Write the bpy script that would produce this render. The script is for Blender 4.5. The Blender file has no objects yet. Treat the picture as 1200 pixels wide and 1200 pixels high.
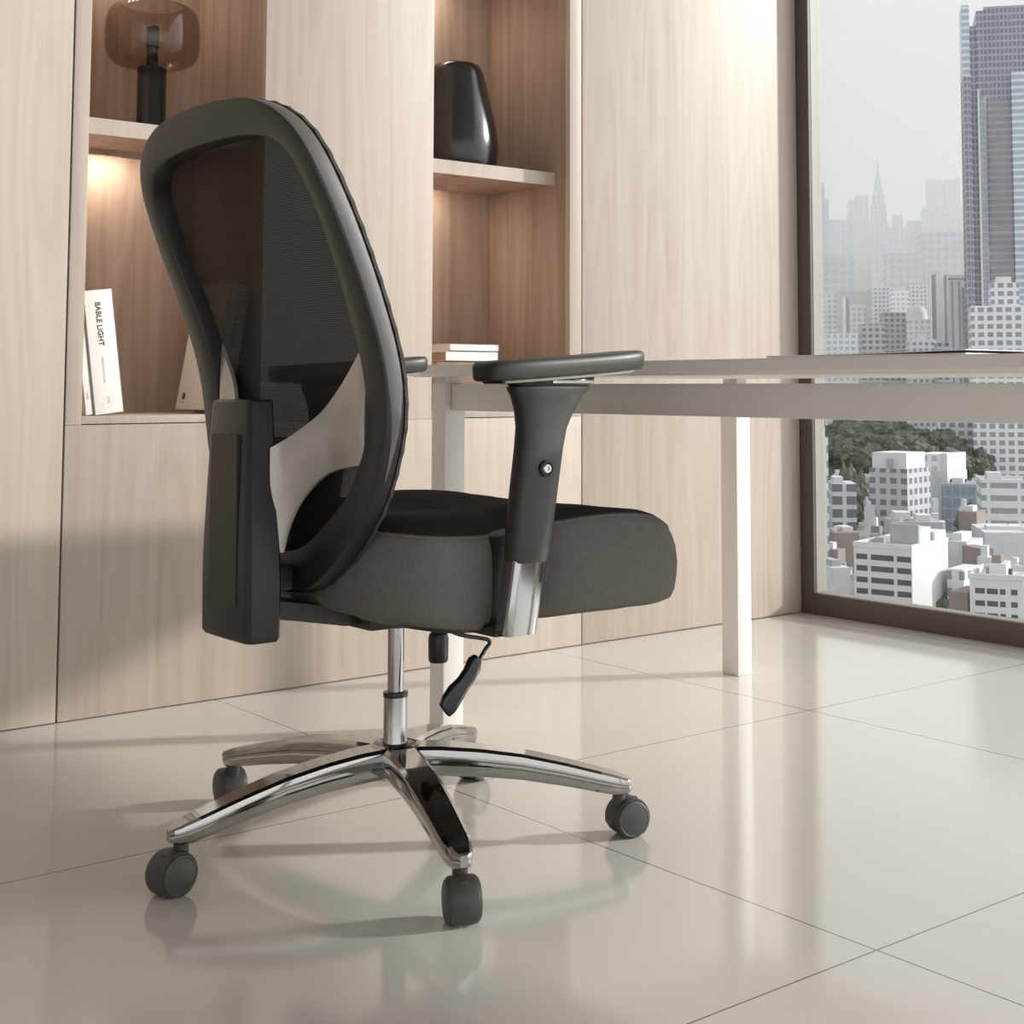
import bpy, bmesh, math, random
from mathutils import Vector, Matrix
random.seed(7)
PI = math.pi
S = bpy.context.scene
COL = S.collection

# ------------------------------------------------------------------ helpers
def rad(a): return math.radians(a)

def link(name, verts, faces, mat=None, parent=None, smooth=True, sharp=38):
    me = bpy.data.meshes.new(name)
    me.from_pydata([tuple(v) for v in verts], [], [tuple(f) for f in faces])
    bm = bmesh.new(); bm.from_mesh(me)
    bmesh.ops.recalc_face_normals(bm, faces=bm.faces)
    bm.to_mesh(me); bm.free()
    if smooth:
        for p in me.polygons: p.use_smooth = True
        try: me.set_sharp_from_angle(angle=rad(sharp))
        except Exception: pass
    o = bpy.data.objects.new(name, me)
    if mat:
        for m in (mat if isinstance(mat, (list, tuple)) else [mat]): me.materials.append(m)
    COL.objects.link(o)
    if parent: o.parent = parent
    return o

class MB:
    """collects pieces of one mesh"""
    def __init__(s): s.v = []; s.f = []
    def add(s, V, F):
        k = len(s.v); s.v += [Vector(v) for v in V]; s.f += [tuple(i + k for i in f) for f in F]; return s
    def box(s, x0, x1, y0, y1, z0, z1, b=0.0):
        return s.add(*boxvf(x0, x1, y0, y1, z0, z1, b))
    def tube(s, pts, r, n=12, closed=False): return s.add(*tubevf(pts, r, n, closed))
    def lathe(s, prof, n=32, at=(0, 0, 0), M=None):
        V, F = lathevf(prof, n)
        if M is not None: V = [M @ v for v in V]
        return s.add([v + Vector(at) for v in V], F)
    def xf(s, M): s.v = [M @ v for v in s.v]; return s
    def obj(s, name, mat=None, parent=None, smooth=True, sharp=38): return link(name, s.v, s.f, mat, parent, smooth, sharp)

def boxvf(x0, x1, y0, y1, z0, z1, b=0.0):
    bm = bmesh.new()
    bmesh.ops.create_cube(bm, size=1)
    for v in bm.verts:
        v.co = Vector(((x0 + x1) / 2 + v.co.x * (x1 - x0), (y0 + y1) / 2 + v.co.y * (y1 - y0), (z0 + z1) / 2 + v.co.z * (z1 - z0)))
    if b > 0:
        bmesh.ops.bevel(bm, geom=list(bm.edges), offset=b, segments=2, affect='EDGES', profile=0.6)
    bm.verts.index_update()
    V = [v.co.copy() for v in bm.verts]; F = [[v.index for v in f.verts] for f in bm.faces]
    bm.free(); return V, F

def loftvf(rings, closed=True, cap0=True, cap1=True, wrap=False):
    n = len(rings[0]); V = [Vector(p) for r in rings for p in r]; F = []
    m = len(rings)
    for i in range(m if wrap else m - 1):
        a = i * n; b = ((i + 1) % m) * n
        for j in range(n if closed else n - 1):
            k = (j + 1) % n
            F.append((a + j, a + k, b + k, b + j))
    if not wrap:
        if cap0: F.append(tuple(range(n - 1, -1, -1)))
        if cap1: F.append(tuple(range((m - 1) * n, m * n)))
    return V, F

def tubevf(pts, r, n=12, closed=False):
    P = [Vector(p) for p in pts]; m = len(P)
    R = r if isinstance(r, (list, tuple)) else [r] * m
    rings = []; up = None
    for i in range(m):
        if closed: t = P[(i + 1) % m] - P[i - 1]
        else: t = P[min(i + 1, m - 1)] - P[max(i - 1, 0)]
        t.normalize()
        if up is None:
            up = Vector((0, 0, 1)) if abs(t.z) < .9 else Vector((1, 0, 0))
        up = (up - t * up.dot(t)).normalized()
        s = t.cross(up)
        rings.append([P[i] + (up * math.cos(2 * PI * j / n) + s * math.sin(2 * PI * j / n)) * R[i] for j in range(n)])
    return loftvf(rings, True, not closed, not closed, wrap=closed)

def lathevf(prof, n=32):
    V = []; F = []; idx = []
    for (r, z) in prof:
        if r < 1e-6: idx.append([len(V)]); V.append(Vector((0, 0, z)))
        else:
            idx.append(list(range(len(V), len(V) + n)))
            V += [Vector((r * math.cos(2 * PI * j / n), r * math.sin(2 * PI * j / n), z)) for j in range(n)]
    for a, b in zip(idx, idx[1:]):
        for j in range(n):
            k = (j + 1) % n
            if len(a) == 1 and len(b) == 1: continue
            if len(a) == 1: F.append((a[0], b[k], b[j]))
            elif len(b) == 1: F.append((a[j], a[k], b[0]))
            else: F.append((a[j], a[k], b[k], b[j]))
    return V, F

def catmull(P, n, closed=False):
    P = [Vector(p) for p in P]; m = len(P); out = []
    segs = m if closed else m - 1
    for i in range(segs):
        if closed: a, b, c, d = P[i - 1], P[i], P[(i + 1) % m], P[(i + 2) % m]
        else: a, b, c, d = P[max(i - 1, 0)], P[i], P[i + 1], P[min(i + 2, m - 1)]
        for k in range(n):
            t = k / n
            out.append(.5 * ((2 * b) + (c - a) * t + (2 * a - 5 * b + 4 * c - d) * t * t + (3 * b - a - 3 * c + d) * t ** 3))
    if not closed: out.append(P[-1])
    return out

def resample(P, n, closed=True):
    Q = list(P) + ([P[0]] if closed else [])
    L = [0]
    for a, b in zip(Q, Q[1:]): L.append(L[-1] + (b - a).length)
    out = []; j = 0
    for i in range(n):
        s = L[-1] * i / (n if closed else n - 1)
        while j < len(L) - 2 and L[j + 1] < s: j += 1
        d = L[j + 1] - L[j]
        out.append(Q[j].lerp(Q[j + 1], (s - L[j]) / d if d > 1e-9 else 0))
    return out

def interp(x, xs, ys):
    if x <= xs[0]: return ys[0]
    for i in range(len(xs) - 1):
        if x <= xs[i + 1]: return ys[i] + (ys[i + 1] - ys[i]) * (x - xs[i]) / (xs[i + 1] - xs[i])
    return ys[-1]

def smoothi(x, xs, ys, w):
    return sum(interp(x + w * d, xs, ys) * k for d, k in ((-1, .25), (-.5, .5), (0, .75), (.5, .5), (1, .25))) / 2.25

def sup(cx, cy, hx, hy, z, n=32, e=3.0):
    out = []
    for j in range(n):
        t = 2 * PI * j / n; c, s = math.cos(t), math.sin(t)
        out.append(Vector((cx + hx * math.copysign(abs(c) ** (2 / e), c), cy + hy * math.copysign(abs(s) ** (2 / e), s), z)))
    return out

def tag(o, label=None, cat=None, group=None, kind=None):
    if label: o['label'] = label
    if cat: o['category'] = cat
    if group: o['group'] = group
    if kind: o['kind'] = kind
    return o

def thing(name, label, cat, loc=(0, 0, 0), group=None, rotz=0.0):
    o = bpy.data.objects.new(name, None); o.empty_display_size = .05
    COL.objects.link(o); o.location = loc; o.rotation_euler = (0, 0, rotz)
    return tag(o, label, cat, group)

# ------------------------------------------------------------------ materials
def pbr(name, col, rough=.5, metal=0.0, spec=.5, coat=0.0, sheen=0.0):
    m = bpy.data.materials.new(name); m.use_nodes = True
    b = m.node_tree.nodes['Principled BSDF']
    b.inputs['Base Color'].default_value = (*col, 1)
    b.inputs['Roughness'].default_value = rough
    b.inputs['Metallic'].default_value = metal
    b.inputs['Specular IOR Level'].default_value = spec
    if coat: b.inputs['Coat Weight'].default_value = coat; b.inputs['Coat Roughness'].default_value = .08
    if sheen: b.inputs['Sheen Weight'].default_value = sheen; b.inputs['Sheen Roughness'].default_value = .5
    return m

def N(m, t, **kw):
    n = m.node_tree.nodes.new(t)
    for k, v in kw.items(): setattr(n, k, v)
    return n
def L(m, a, b): m.node_tree.links.new(a, b)

def noisy(m, scale=(1, 1, 1), c0=None, c1=None, lo=.3, hi=.7, detail=4, bump=0.0, nscale=1.0, dist=.002):
    b = m.node_tree.nodes['Principled BSDF']
    tc = N(m, 'ShaderNodeTexCoord'); mp = N(m, 'ShaderNodeMapping'); mp.inputs['Scale'].default_value = scale
    nz = N(m, 'ShaderNodeTexNoise'); nz.inputs['Scale'].default_value = nscale; nz.inputs['Detail'].default_value = detail
    L(m, tc.outputs['Object'], mp.inputs['Vector']); L(m, mp.outputs['Vector'], nz.inputs['Vector'])
    if c0:
        r = N(m, 'ShaderNodeValToRGB'); r.color_ramp.elements[0].position = lo; r.color_ramp.elements[1].position = hi
        r.color_ramp.elements[0].color = (*c0, 1); r.color_ramp.elements[1].color = (*c1, 1)
        L(m, nz.outputs['Fac'], r.inputs['Fac']); L(m, r.outputs['Color'], b.inputs['Base Color'])
    if bump:
        bp = N(m, 'ShaderNodeBump'); bp.inputs['Strength'].default_value = bump; bp.inputs['Distance'].default_value = dist
        L(m, nz.outputs['Fac'], bp.inputs['Height']); L(m, bp.outputs['Normal'], b.inputs['Normal'])
    return m

def wood(name, dark, mid, light, rough=.5, fig=.5, seed=0.0):
    """vertical-grain veneer: broad cathedral figure, mid streaks, fine pores"""
    m = pbr(name, mid, rough, spec=.3)
    b = m.node_tree.nodes['Principled BSDF']
    tc = N(m, 'ShaderNodeTexCoord')
    def noise(sc, s, det=3, rgh=.5):
        mp = N(m, 'ShaderNodeMapping'); mp.inputs['Scale'].default_value = sc; mp.inputs['Location'].default_value = (seed, seed * .7, seed * 1.3)
        nz = N(m, 'ShaderNodeTexNoise'); nz.inputs['Scale'].default_value = s; nz.inputs['Detail'].default_value = det; nz.inputs['Roughness'].default_value = rgh
        L(m, tc.outputs['Object'], mp.inputs['Vector']); L(m, mp.outputs['Vector'], nz.inputs['Vector']); return nz
    mp = N(m, 'ShaderNodeMapping'); mp.inputs['Scale'].default_value = (7, 7, .55); mp.inputs['Location'].default_value = (seed, 0, seed)
    L(m, tc.outputs['Object'], mp.inputs['Vector'])
    n0 = N(m, 'ShaderNodeTexNoise'); n0.inputs['Scale'].default_value = 1.0; n0.inputs['Detail'].default_value = 1.5
    L(m, mp.outputs['Vector'], n0.inputs['Vector'])
    # contour lines of a stretched noise read as cathedral figure
    mu = N(m, 'ShaderNodeMath', operation='MULTIPLY'); mu.inputs[1].default_value = 22.0
    L(m, n0.outputs['Fac'], mu.inputs[0])
    fr = N(m, 'ShaderNodeMath', operation='PINGPONG'); fr.inputs[1].default_value = 1.0
    L(m, mu.outputs[0], fr.inputs[0])
    streak = noise((24, 24, .5), 1.0, 3); pore = noise((160, 160, 2.2), 1.0, 2, .6); broad = noise((3.2, 3.2, .22), 1.0, 2)
    def mix(a, c, f):
        x = N(m, 'ShaderNodeMix', data_type='FLOAT'); x.inputs[0].default_value = f
        L(m, a, x.inputs[2]); L(m, c, x.inputs[3]); return x.outputs[0]
    v = mix(streak.outputs['Fac'], fr.outputs[0], .24 * fig)
    v = mix(v, pore.outputs['Fac'], .24)
    v = mix(v, broad.outputs['Fac'], .25)
    r = N(m, 'ShaderNodeValToRGB'); e = r.color_ramp.elements
    e[0].position = .33; e[0].color = (*dark, 1); e[1].position = .66; e[1].color = (*light, 1)
    k = e.new(.49); k.color = (*mid, 1)
    L(m, v, r.inputs['Fac']); L(m, r.outputs['Color'], b.inputs['Base Color'])
    bp = N(m, 'ShaderNodeBump'); bp.inputs['Strength'].default_value = .08; bp.inputs['Distance'].default_value = .001
    L(m, pore.outputs['Fac'], bp.inputs['Height']); L(m, bp.outputs['Normal'], b.inputs['Normal'])
    return m

M = {}
M['oak'] = wood('oak_veneer', (.415, .342, .285), (.48, .405, .348), (.53, .455, .395), .45, .8)
M['oak_b'] = wood('oak_veneer_b', (.415, .342, .285), (.48, .405, .348), (.53, .455, .395), .45, 1.0, 3.7)
M['walnut'] = wood('walnut_veneer', (.295, .20, .15), (.40, .285, .22), (.49, .37, .30), .5, .7, 9.1)
M['gap'] = pbr('dark_gap', (.05, .035, .028), .8)
M['plaster'] = noisy(pbr('plaster', (.74, .70, .66), .9), (3, 3, 3), (.72, .68, .64), (.76, .72, .68), bump=.02)
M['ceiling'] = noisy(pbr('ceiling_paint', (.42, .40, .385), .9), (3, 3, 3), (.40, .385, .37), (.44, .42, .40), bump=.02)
M['plastic'] = noisy(pbr('dark_plastic', (.022, .02, .019), .38, spec=.5), (600, 600, 600), (.0145, .0125, .0118), (.0195, .017, .0162), bump=.06, dist=.0004)
M['plastic_soft'] = noisy(pbr('armrest_rubber', (.04, .038, .035), .42, spec=.5), (500, 500, 500), (.036, .034, .0315), (.044, .042, .039), bump=.05, dist=.0004)
M['inset'] = noisy(pbr('inset_plastic', (.05, .039, .036), .5), (500, 500, 500), (.025, .019, .0175), (.030, .023, .0215), bump=.05, dist=.0004)
M['blackgloss'] = noisy(pbr('black_gloss', (.018, .018, .019), .18), (4, 4, 4), (.016, .016, .017), (.021, .021, .022))
M['chrome'] = noisy(pbr('chrome', (.41, .395, .385), .07, 1.0), (5, 5, 5), (.395, .38, .37), (.425, .41, .40))
M['steel'] = noisy(pbr('brushed_steel', (.55, .53, .51), .22, 1.0), (60, 60, 2), (.52, .50, .48), (.58, .56, .54))
M['wing'] = noisy(pbr('wing_plastic', (.43, .40, .38), .3, .5), (6, 6, 6), (.425, .395, .375), (.435, .405, .385))
M['wheel'] = noisy(pbr('caster_plastic', (.058, .056, .053), .5), (90, 90, 90), (.054, .052, .05), (.062, .06, .057), bump=.03)
M['desk'] = noisy(pbr('desk_paint', (.78, .76, .735), .42), (6, 6, 6), (.77, .75, .725), (.79, .77, .745))
M['frame'] = noisy(pbr('window_bronze', (.095, .078, .068), .5), (8, 8, 8), (.09, .074, .064), (.10, .082, .072))
M['frame_in'] = noisy(pbr('window_reveal', (.30, .275, .24), .5), (8, 8, 8), (.29, .265, .23), (.31, .285, .25))
M['vase'] = noisy(pbr('black_ceramic', (.02, .02, .021), .2, spec=.55), (30, 30, 30), (.018, .018, .019), (.023, .023, .024))
M['paper'] = noisy(pbr('white_paper', (.84, .82, .79), .65), (30, 30, 30), (.82, .80, .77), (.86, .84, .81))
M['pages'] = noisy(pbr('page_edges', (.60, .46, .32), .8), (20, 20, 700), (.50, .37, .25), (.66, .52, .38))
M['cream'] = noisy(pbr('cream_cloth', (.60, .53, .45), .8), (200, 200, 200), (.57, .50, .42), (.63, .56, .48))
M['greycloth'] = noisy(pbr('grey_cloth', (.42, .40, .37), .8), (200, 200, 200), (.40, .38, .35), (.44, .42, .39))
M['redbrown'] = noisy(pbr('brown_cover', (.25, .14, .10), .6), (60, 60, 60), (.23, .125, .09), (.27, .155, .11))
M['ink'] = noisy(pbr('ink', (.05, .045, .045), .7), (50, 50, 50), (.045, .04, .04), (.055, .05, .05))
M['inkfaint'] = noisy(pbr('ink_faint', (.45, .42, .42), .7), (50, 50, 50), (.43, .40, .40), (.47, .44, .44))

def fabric(name, c0, c1):
    m = pbr(name, c1, .9, spec=.12)
    b = m.node_tree.nodes['Principled BSDF']
    tc = N(m, 'ShaderNodeTexCoord')
    nz = N(m, 'ShaderNodeTexNoise'); nz.inputs['Scale'].default_value = 420; nz.inputs['Detail'].default_value = 2; L(m, tc.outputs['Object'], nz.inputs['Vector'])
    n2 = N(m, 'ShaderNodeTexNoise'); n2.inputs['Scale'].default_value = 55; n2.inputs['Detail'].default_value = 3; L(m, tc.outputs['Object'], n2.inputs['Vector'])
    a2 = N(m, 'ShaderNodeMath', operation='ADD'); L(m, nz.outputs['Fac'], a2.inputs[0]); n3 = N(m, 'ShaderNodeMath', operation='MULTIPLY_ADD'); L(m, n2.outputs['Fac'], n3.inputs[0]); n3.inputs[1].default_value = .25; n3.inputs[2].default_value = .375; L(m, n3.outputs[0], a2.inputs[1])
    r = N(m, 'ShaderNodeValToRGB'); r.color_ramp.elements[0].position = .35; r.color_ramp.elements[1].position = .65
    mr = N(m, 'ShaderNodeMath', operation='MULTIPLY'); mr.inputs[1].default_value = .5; L(m, a2.outputs[0], mr.inputs[0])
    r.color_ramp.elements[0].color = (*c0, 1); r.color_ramp.elements[1].color = (*c1, 1)
    L(m, mr.outputs[0], r.inputs['Fac']); L(m, r.outputs['Color'], b.inputs['Base Color'])
    bp = N(m, 'ShaderNodeBump'); bp.inputs['Strength'].default_value = .1; bp.inputs['Distance'].default_value = .0008
    L(m, nz.outputs['Fac'], bp.inputs['Height']); L(m, bp.outputs['Normal'], b.inputs['Normal'])
    return m
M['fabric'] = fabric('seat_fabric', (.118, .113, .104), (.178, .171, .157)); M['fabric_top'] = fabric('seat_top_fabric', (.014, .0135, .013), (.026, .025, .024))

def netting():
    m = pbr('back_netting', (.013, .011, .0105), .8, spec=.2)
    nt = m.node_tree; b = nt.nodes['Principled BSDF']; out = nt.nodes['Material Output']
    tc = N(m, 'ShaderNodeTexCoord')
    wz = N(m, 'ShaderNodeTexWave', wave_type='BANDS', bands_direction='Z'); wz.inputs['Scale'].default_value = 105; wz.inputs['Distortion'].default_value = .6; wz.inputs['Detail'].default_value = 1
    wy = N(m, 'ShaderNodeTexWave', wave_type='BANDS', bands_direction='Y'); wy.inputs['Scale'].default_value = 90; wy.inputs['Distortion'].default_value = .6
    L(m, tc.outputs['Object'], wz.inputs['Vector']); L(m, tc.outputs['Object'], wy.inputs['Vector'])
    mu = N(m, 'ShaderNodeMath', operation='MULTIPLY'); L(m, wz.outputs['Fac'], mu.inputs[0]); L(m, wy.outputs['Fac'], mu.inputs[1])
    mr = N(m, 'ShaderNodeMapRange'); mr.inputs['To Min'].default_value = .97; mr.inputs['To Max'].default_value = .87
    L(m, mu.outputs[0], mr.inputs['Value'])
    tr = N(m, 'ShaderNodeBsdfTransparent'); mx = N(m, 'ShaderNodeMixShader')
    L(m, mr.outputs['Result'], mx.inputs['Fac']); L(m, tr.outputs[0], mx.inputs[1]); L(m, b.outputs[0], mx.inputs[2]); L(m, mx.outputs[0], out.inputs['Surface'])
    return m
M['net'] = netting()

def pane(name, tint=(1, 1, 1), gloss=.05, rough=0.0):
    m = bpy.data.materials.new(name); m.use_nodes = True; nt = m.node_tree; nt.nodes.clear()
    out = N(m, 'ShaderNodeOutputMaterial'); tr = N(m, 'ShaderNodeBsdfTransparent'); tr.inputs['Color'].default_value = (*tint, 1)
    gl = N(m, 'ShaderNodeBsdfGlossy'); gl.inputs['Roughness'].default_value = rough
    fr = N(m, 'ShaderNodeLayerWeight'); fr.inputs['Blend'].default_value = .5
    pw_ = N(m, 'ShaderNodeMath', operation='POWER'); pw_.inputs[1].default_value = 5; L(m, fr.outputs['Facing'], pw_.inputs[0])
    mu = N(m, 'ShaderNodeMath', operation='MULTIPLY_ADD'); mu.inputs[1].default_value = .5; mu.inputs[2].default_value = gloss; mu.use_clamp = True
    L(m, pw_.outputs[0], mu.inputs[0])
    mx = N(m, 'ShaderNodeMixShader'); L(m, mu.outputs[0], mx.inputs[0]); L(m, tr.outputs[0], mx.inputs[1]); L(m, gl.outputs[0], mx.inputs[2]); L(m, mx.outputs[0], out.inputs['Surface'])
    return m
M['pane'] = pane('window_glass', (.97, .985, .985), .03)
M['smoke'] = pane('smoked_glass', (.85, .81, .78), .03, .02)

def emit(name, col, s):
    m = bpy.data.materials.new(name); m.use_nodes = True; nt = m.node_tree; nt.nodes.clear()
    out = N(m, 'ShaderNodeOutputMaterial'); e = N(m, 'ShaderNodeEmission'); e.inputs[0].default_value = (*col, 1); e.inputs[1].default_value = s
    L(m, e.outputs[0], out.inputs[0]); return m
M['led'] = emit('led_strip', (1, .92, .79), 58)

def tilefloor():
    m = pbr('floor_tile', (.56, .53, .48), .1, spec=.5)
    b = m.node_tree.nodes['Principled BSDF']
    tc = N(m, 'ShaderNodeTexCoord'); mp = N(m, 'ShaderNodeMapping')
    mp.inputs['Location'].default_value = (-1.459, -1.187, 0)
    L(m, tc.outputs['Object'], mp.inputs['Vector'])
    br = N(m, 'ShaderNodeTexBrick'); br.offset = 0.0; br.squash = 1.0
    br.inputs['Scale'].default_value = 1.0; br.inputs['Brick Width'].default_value = .94; br.inputs['Row Height'].default_value = .94
    br.inputs['Mortar Size'].default_value = .0016; br.inputs['Mortar Smooth'].default_value = .2; br.inputs['Bias'].default_value = 0
    br.inputs['Color1'].default_value = (.70, .675, .63, 1); br.inputs['Color2'].default_value = (.71, .685, .64, 1); br.inputs['Mortar'].default_value = (.22, .19, .16, 1)
    L(m, mp.outputs['Vector'], br.inputs['Vector'])
    nz = N(m, 'ShaderNodeTexNoise'); nz.inputs['Scale'].default_value = 2.2; nz.inputs['Detail'].default_value = 4
    L(m, tc.outputs['Object'], nz.inputs['Vector'])
    mx = N(m, 'ShaderNodeMix', data_type='RGBA', blend_type='MULTIPLY'); mx.inputs[0].default_value = .10
    L(m, br.outputs['Color'], mx.inputs[6]); L(m, nz.outputs['Color'], mx.inputs[7]); L(m, mx.outputs[2], b.inputs['Base Color'])
    mr = N(m, 'ShaderNodeMapRange'); mr.inputs['To Min'].default_value = .07; mr.inputs['To Max'].default_value = .14
    L(m, nz.outputs['Fac'], mr.inputs['Value']); L(m, mr.outputs[0], b.inputs['Roughness'])
    return m
M['floor'] = tilefloor(); M['floor'].node_tree.nodes['Principled BSDF'].inputs['Specular IOR Level'].default_value = .85

# ------------------------------------------------------------------ camera
H = .70; F_PX = 1684.0; PPX, PPY = 682.0, 325.0
HEAD = rad(39.64); PITCH = math.atan(127 / 1684.0)
cam = bpy.data.cameras.new('camera'); co = bpy.data.objects.new('camera', cam); COL.objects.link(co)
co.location = (0, 0, H); co.rotation_euler = (PI / 2 + PITCH, 0, -HEAD)
cam.sensor_width = 36; cam.sensor_fit = 'HORIZONTAL'; cam.lens = 36 * F_PX / 1200
cam.shift_x = -(PPX - 600) / 1200; cam.shift_y = -(600 - PPY) / 1200
cam.clip_start = .05; cam.clip_end = 20000
S.camera = co

# ------------------------------------------------------------------ the room
WY = 3.0425          # front plane of the wood wall
CZ = 3.1             # ceiling
WX = 3.405            # inner face of the window frame
tag(MB().box(-3.2, 3.455, -4.6, WY + .55, -.12, 0).obj('floor', M['floor'], smooth=False), kind='structure')
tag(MB().box(-3.2, 3.5, -4.6, WY + .55, CZ, CZ + .12).obj('ceiling', M['ceiling'], smooth=False), kind='structure')
tag(MB().box(-3.2, 3.5, WY + .42, WY + .55, 0, CZ).obj('wall_back', M['plaster'], smooth=False), kind='structure')
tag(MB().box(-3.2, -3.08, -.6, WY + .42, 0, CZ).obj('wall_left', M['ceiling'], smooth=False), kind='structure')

# wood wall: two plain panels with a niche cabinet between them
p = MB().box(-3.08, 1.1005, WY, WY + .40, .002, CZ - .002, .002).obj('wall_panel', M['oak_b'])
tag(p, 'plain pale oak wall panel at left, beside the narrow stile of the niche with the lamp', 'wall panel', 'pale oak wall panels')
p = MB().box(2.5225, 3.4045, WY, WY + .40, .002, CZ - .002, .003).obj('wall_panel', M['oak'])
tag(p, 'plain pale oak wall panel between the vase niche and the window', 'wall panel', 'pale oak wall panels')

cab = thing('wall_cabinet', 'full height pale oak cabinet front with two dark walnut open niches', 'cabinet', (0, 0, 0))
NL = (1.139, 1.555); NR = (2.028, 2.477); NB = .635; NT = 2.46
CX0, CX1 = 1.1045, 2.5185
fp = MB()
T = .020
for x0, x1 in ((CX0, NL[0]), (NL[1], NR[0]), (NR[1], CX1)):
    fp.box(x0, x1, WY, WY + T, .617, NT, .0008)
fp.box(CX0, CX1, WY, WY + T, .002, .6165, .0015)
fp.box(CX0, CX1, WY, WY + T, NT, CZ - .002, .0008)
for a, b in (NL, NR): fp.box(a, b, WY, WY + .38, .6185, NB, .0012)
fp.obj('front_panel', M['oak'], cab)
MB().box(CX0, CX1, WY + .012, WY + .018, .6155, .62).obj('shadow_gap', M['gap'], cab, smooth=False)
DB = WY + .372
SH = [(1.255, 1.291), (1.862, 1.898)]
for (a, b) in (NL, NR):
    ln = MB()
    ln.box(a - .016, a, WY + T, DB + .016, .617, NT + .016)
    ln.box(b, b + .016, WY + T, DB + .016, .617, NT + .016)
    ln.box(a, b, DB, DB + .016, .617, NT + .016)
    ln.box(a, b, WY + T, DB, NT, NT + .016)
    o = ln.obj('niche_lining', M['walnut'], cab, smooth=False); o['label'] = 'dark walnut niche lining'
    for (z0, z1) in SH:
        sh = MB().box(a + .0005, b - .0005, WY + .0665, DB, z0 + .003, z1, 0).obj('shelf', M['walnut'], cab, smooth=False)
        MB().box(a + .0005, b - .0005, WY + .0645, WY + .0665, z0, z1 + .0005, 0).obj('edge_strip', M['oak'], sh, smooth=False)
        sh['label'] = 'walnut shelf with pale oak front edge'
        MB().box(a + .01, a + .235, DB - .090, DB - .084, z0 - .009, z0 + .0028).obj('light_cover', M['walnut'], sh, smooth=False)
        MB().box(a + .02, a + .225, DB - .082, DB - .060, z0 - .003, z0 + .0028).obj('light_strip', M['led'], sh, smooth=False)

# window wall: one tall glazed opening that runs past the frame of the photo
Y1 = 2.992; YN = -4.5; RZ = .064
fr = MB()
fr.box(WX, WX + .012, Y1, WY + .02, 0, CZ, .001)                # jamb next to the wood wall
fr.box(WX, WX + .012, YN, Y1, 0, RZ, .001)                      # bottom rail
fr.box(WX, WX + .012, YN, Y1, CZ - .06, CZ, .001)
fr.box(WX, WX + .012, YN, YN + .06, RZ, CZ - .06, .001)
wf = fr.obj('window_1', M['frame'], sharp=30); tag(wf, kind='structure')
fi = MB()
fi.box(WX + .0125, WX + .056, Y1 - .001, WY + .02, 0, CZ); fi.box(WX + .0125, WX + .056, YN, Y1, 0, RZ + .001); fi.box(WX + .0125, WX + .056, YN, Y1, CZ - .06, CZ)
o = fi.obj('outer_frame', M['frame_in'], wf, smooth=False); o['label'] = 'pale outer window frame'
o = MB().box(WX + .040, WX + .046, YN, Y1 - .001, RZ + .001, CZ - .06).obj('glass_pane', M['pane'], wf, smooth=False)

# ------------------------------------------------------------------ the desk
desk = thing('desk', 'long grey desk with thin top on square metal legs before the window', 'desk', (0, 0, 0))
DX0, DX1, DY0, DY1 = 1.62, 2.645, .02, 2.545
dt = MB(); dt.add(*loftvf([[(DX0 + i, DY0 + i, z), (DX1 - i, DY0 + i, z), (DX1 - i, DY1 - i, z), (DX0 + i, DY1 - i, z)] for z, i in ((.7175, .022), (.7235, .0), (.7405, .0), (.742, .0015))]))
dt.obj('desk_top', M['desk'], desk, smooth=False)
ap = MB(); ap.box(1.683, 1.713, .16, 2.452, .649, .7035, .002); ap.box(2.556, 2.586, .16, 2.46, .649, .7035, .002)
ap.box(1.72, 2.55, 2.475, 2.50, .66, .7025, .002); ap.box(1.72, 2.55, .11, .135, .66, .7025, .002)
ap.obj('apron_rail', M['desk'], desk, sharp=30)
for x0, x1, y0, y1 in ((1.670, 1.720, 2.455, 2.505), (2.543, 2.591, 2.478, 2.533), (1.670, 1.720, .10, .15), (2.540, 2.596, .10, .15)):
    MB().box(x0, x1, y0, y1, 0, .7045, .003).obj('leg', M['desk'], desk, sharp=30)
    MB().box(x0 + .006, x1 - .006, y0 + .004, y1 - .004, .7045, .7168).obj('spacer_block', M['desk'], desk, smooth=False)

nb = thing('brochure', 'thin white brochure lying on the desk top near the window', 'brochure', (0, 0, 0))
def sheet(z0, th, lift, x0=1.638, x1=1.90, y0=1.165, y1=1.53):
    top = []; V = []; n = 18
    for i in range(n + 1):
        y = y1 + (y0 - y1) * i / n; z = z0 + lift * max(0, (i / n - .35) / .65) ** 1.5
        V += [(x0, y, z), (x1, y, z), (x1, y, z + th), (x0, y, z + th)]
    return loftvf([V[4 * i:4 * i + 4] for i in range(n + 1)])
MB().add(*sheet(.7423, .0022, 0)).obj('pages', M['paper'], nb, sharp=30)
MB().add(*sheet(.7448, .0012, .0035)).obj('cover', M['paper'], nb, sharp=30)

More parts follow.
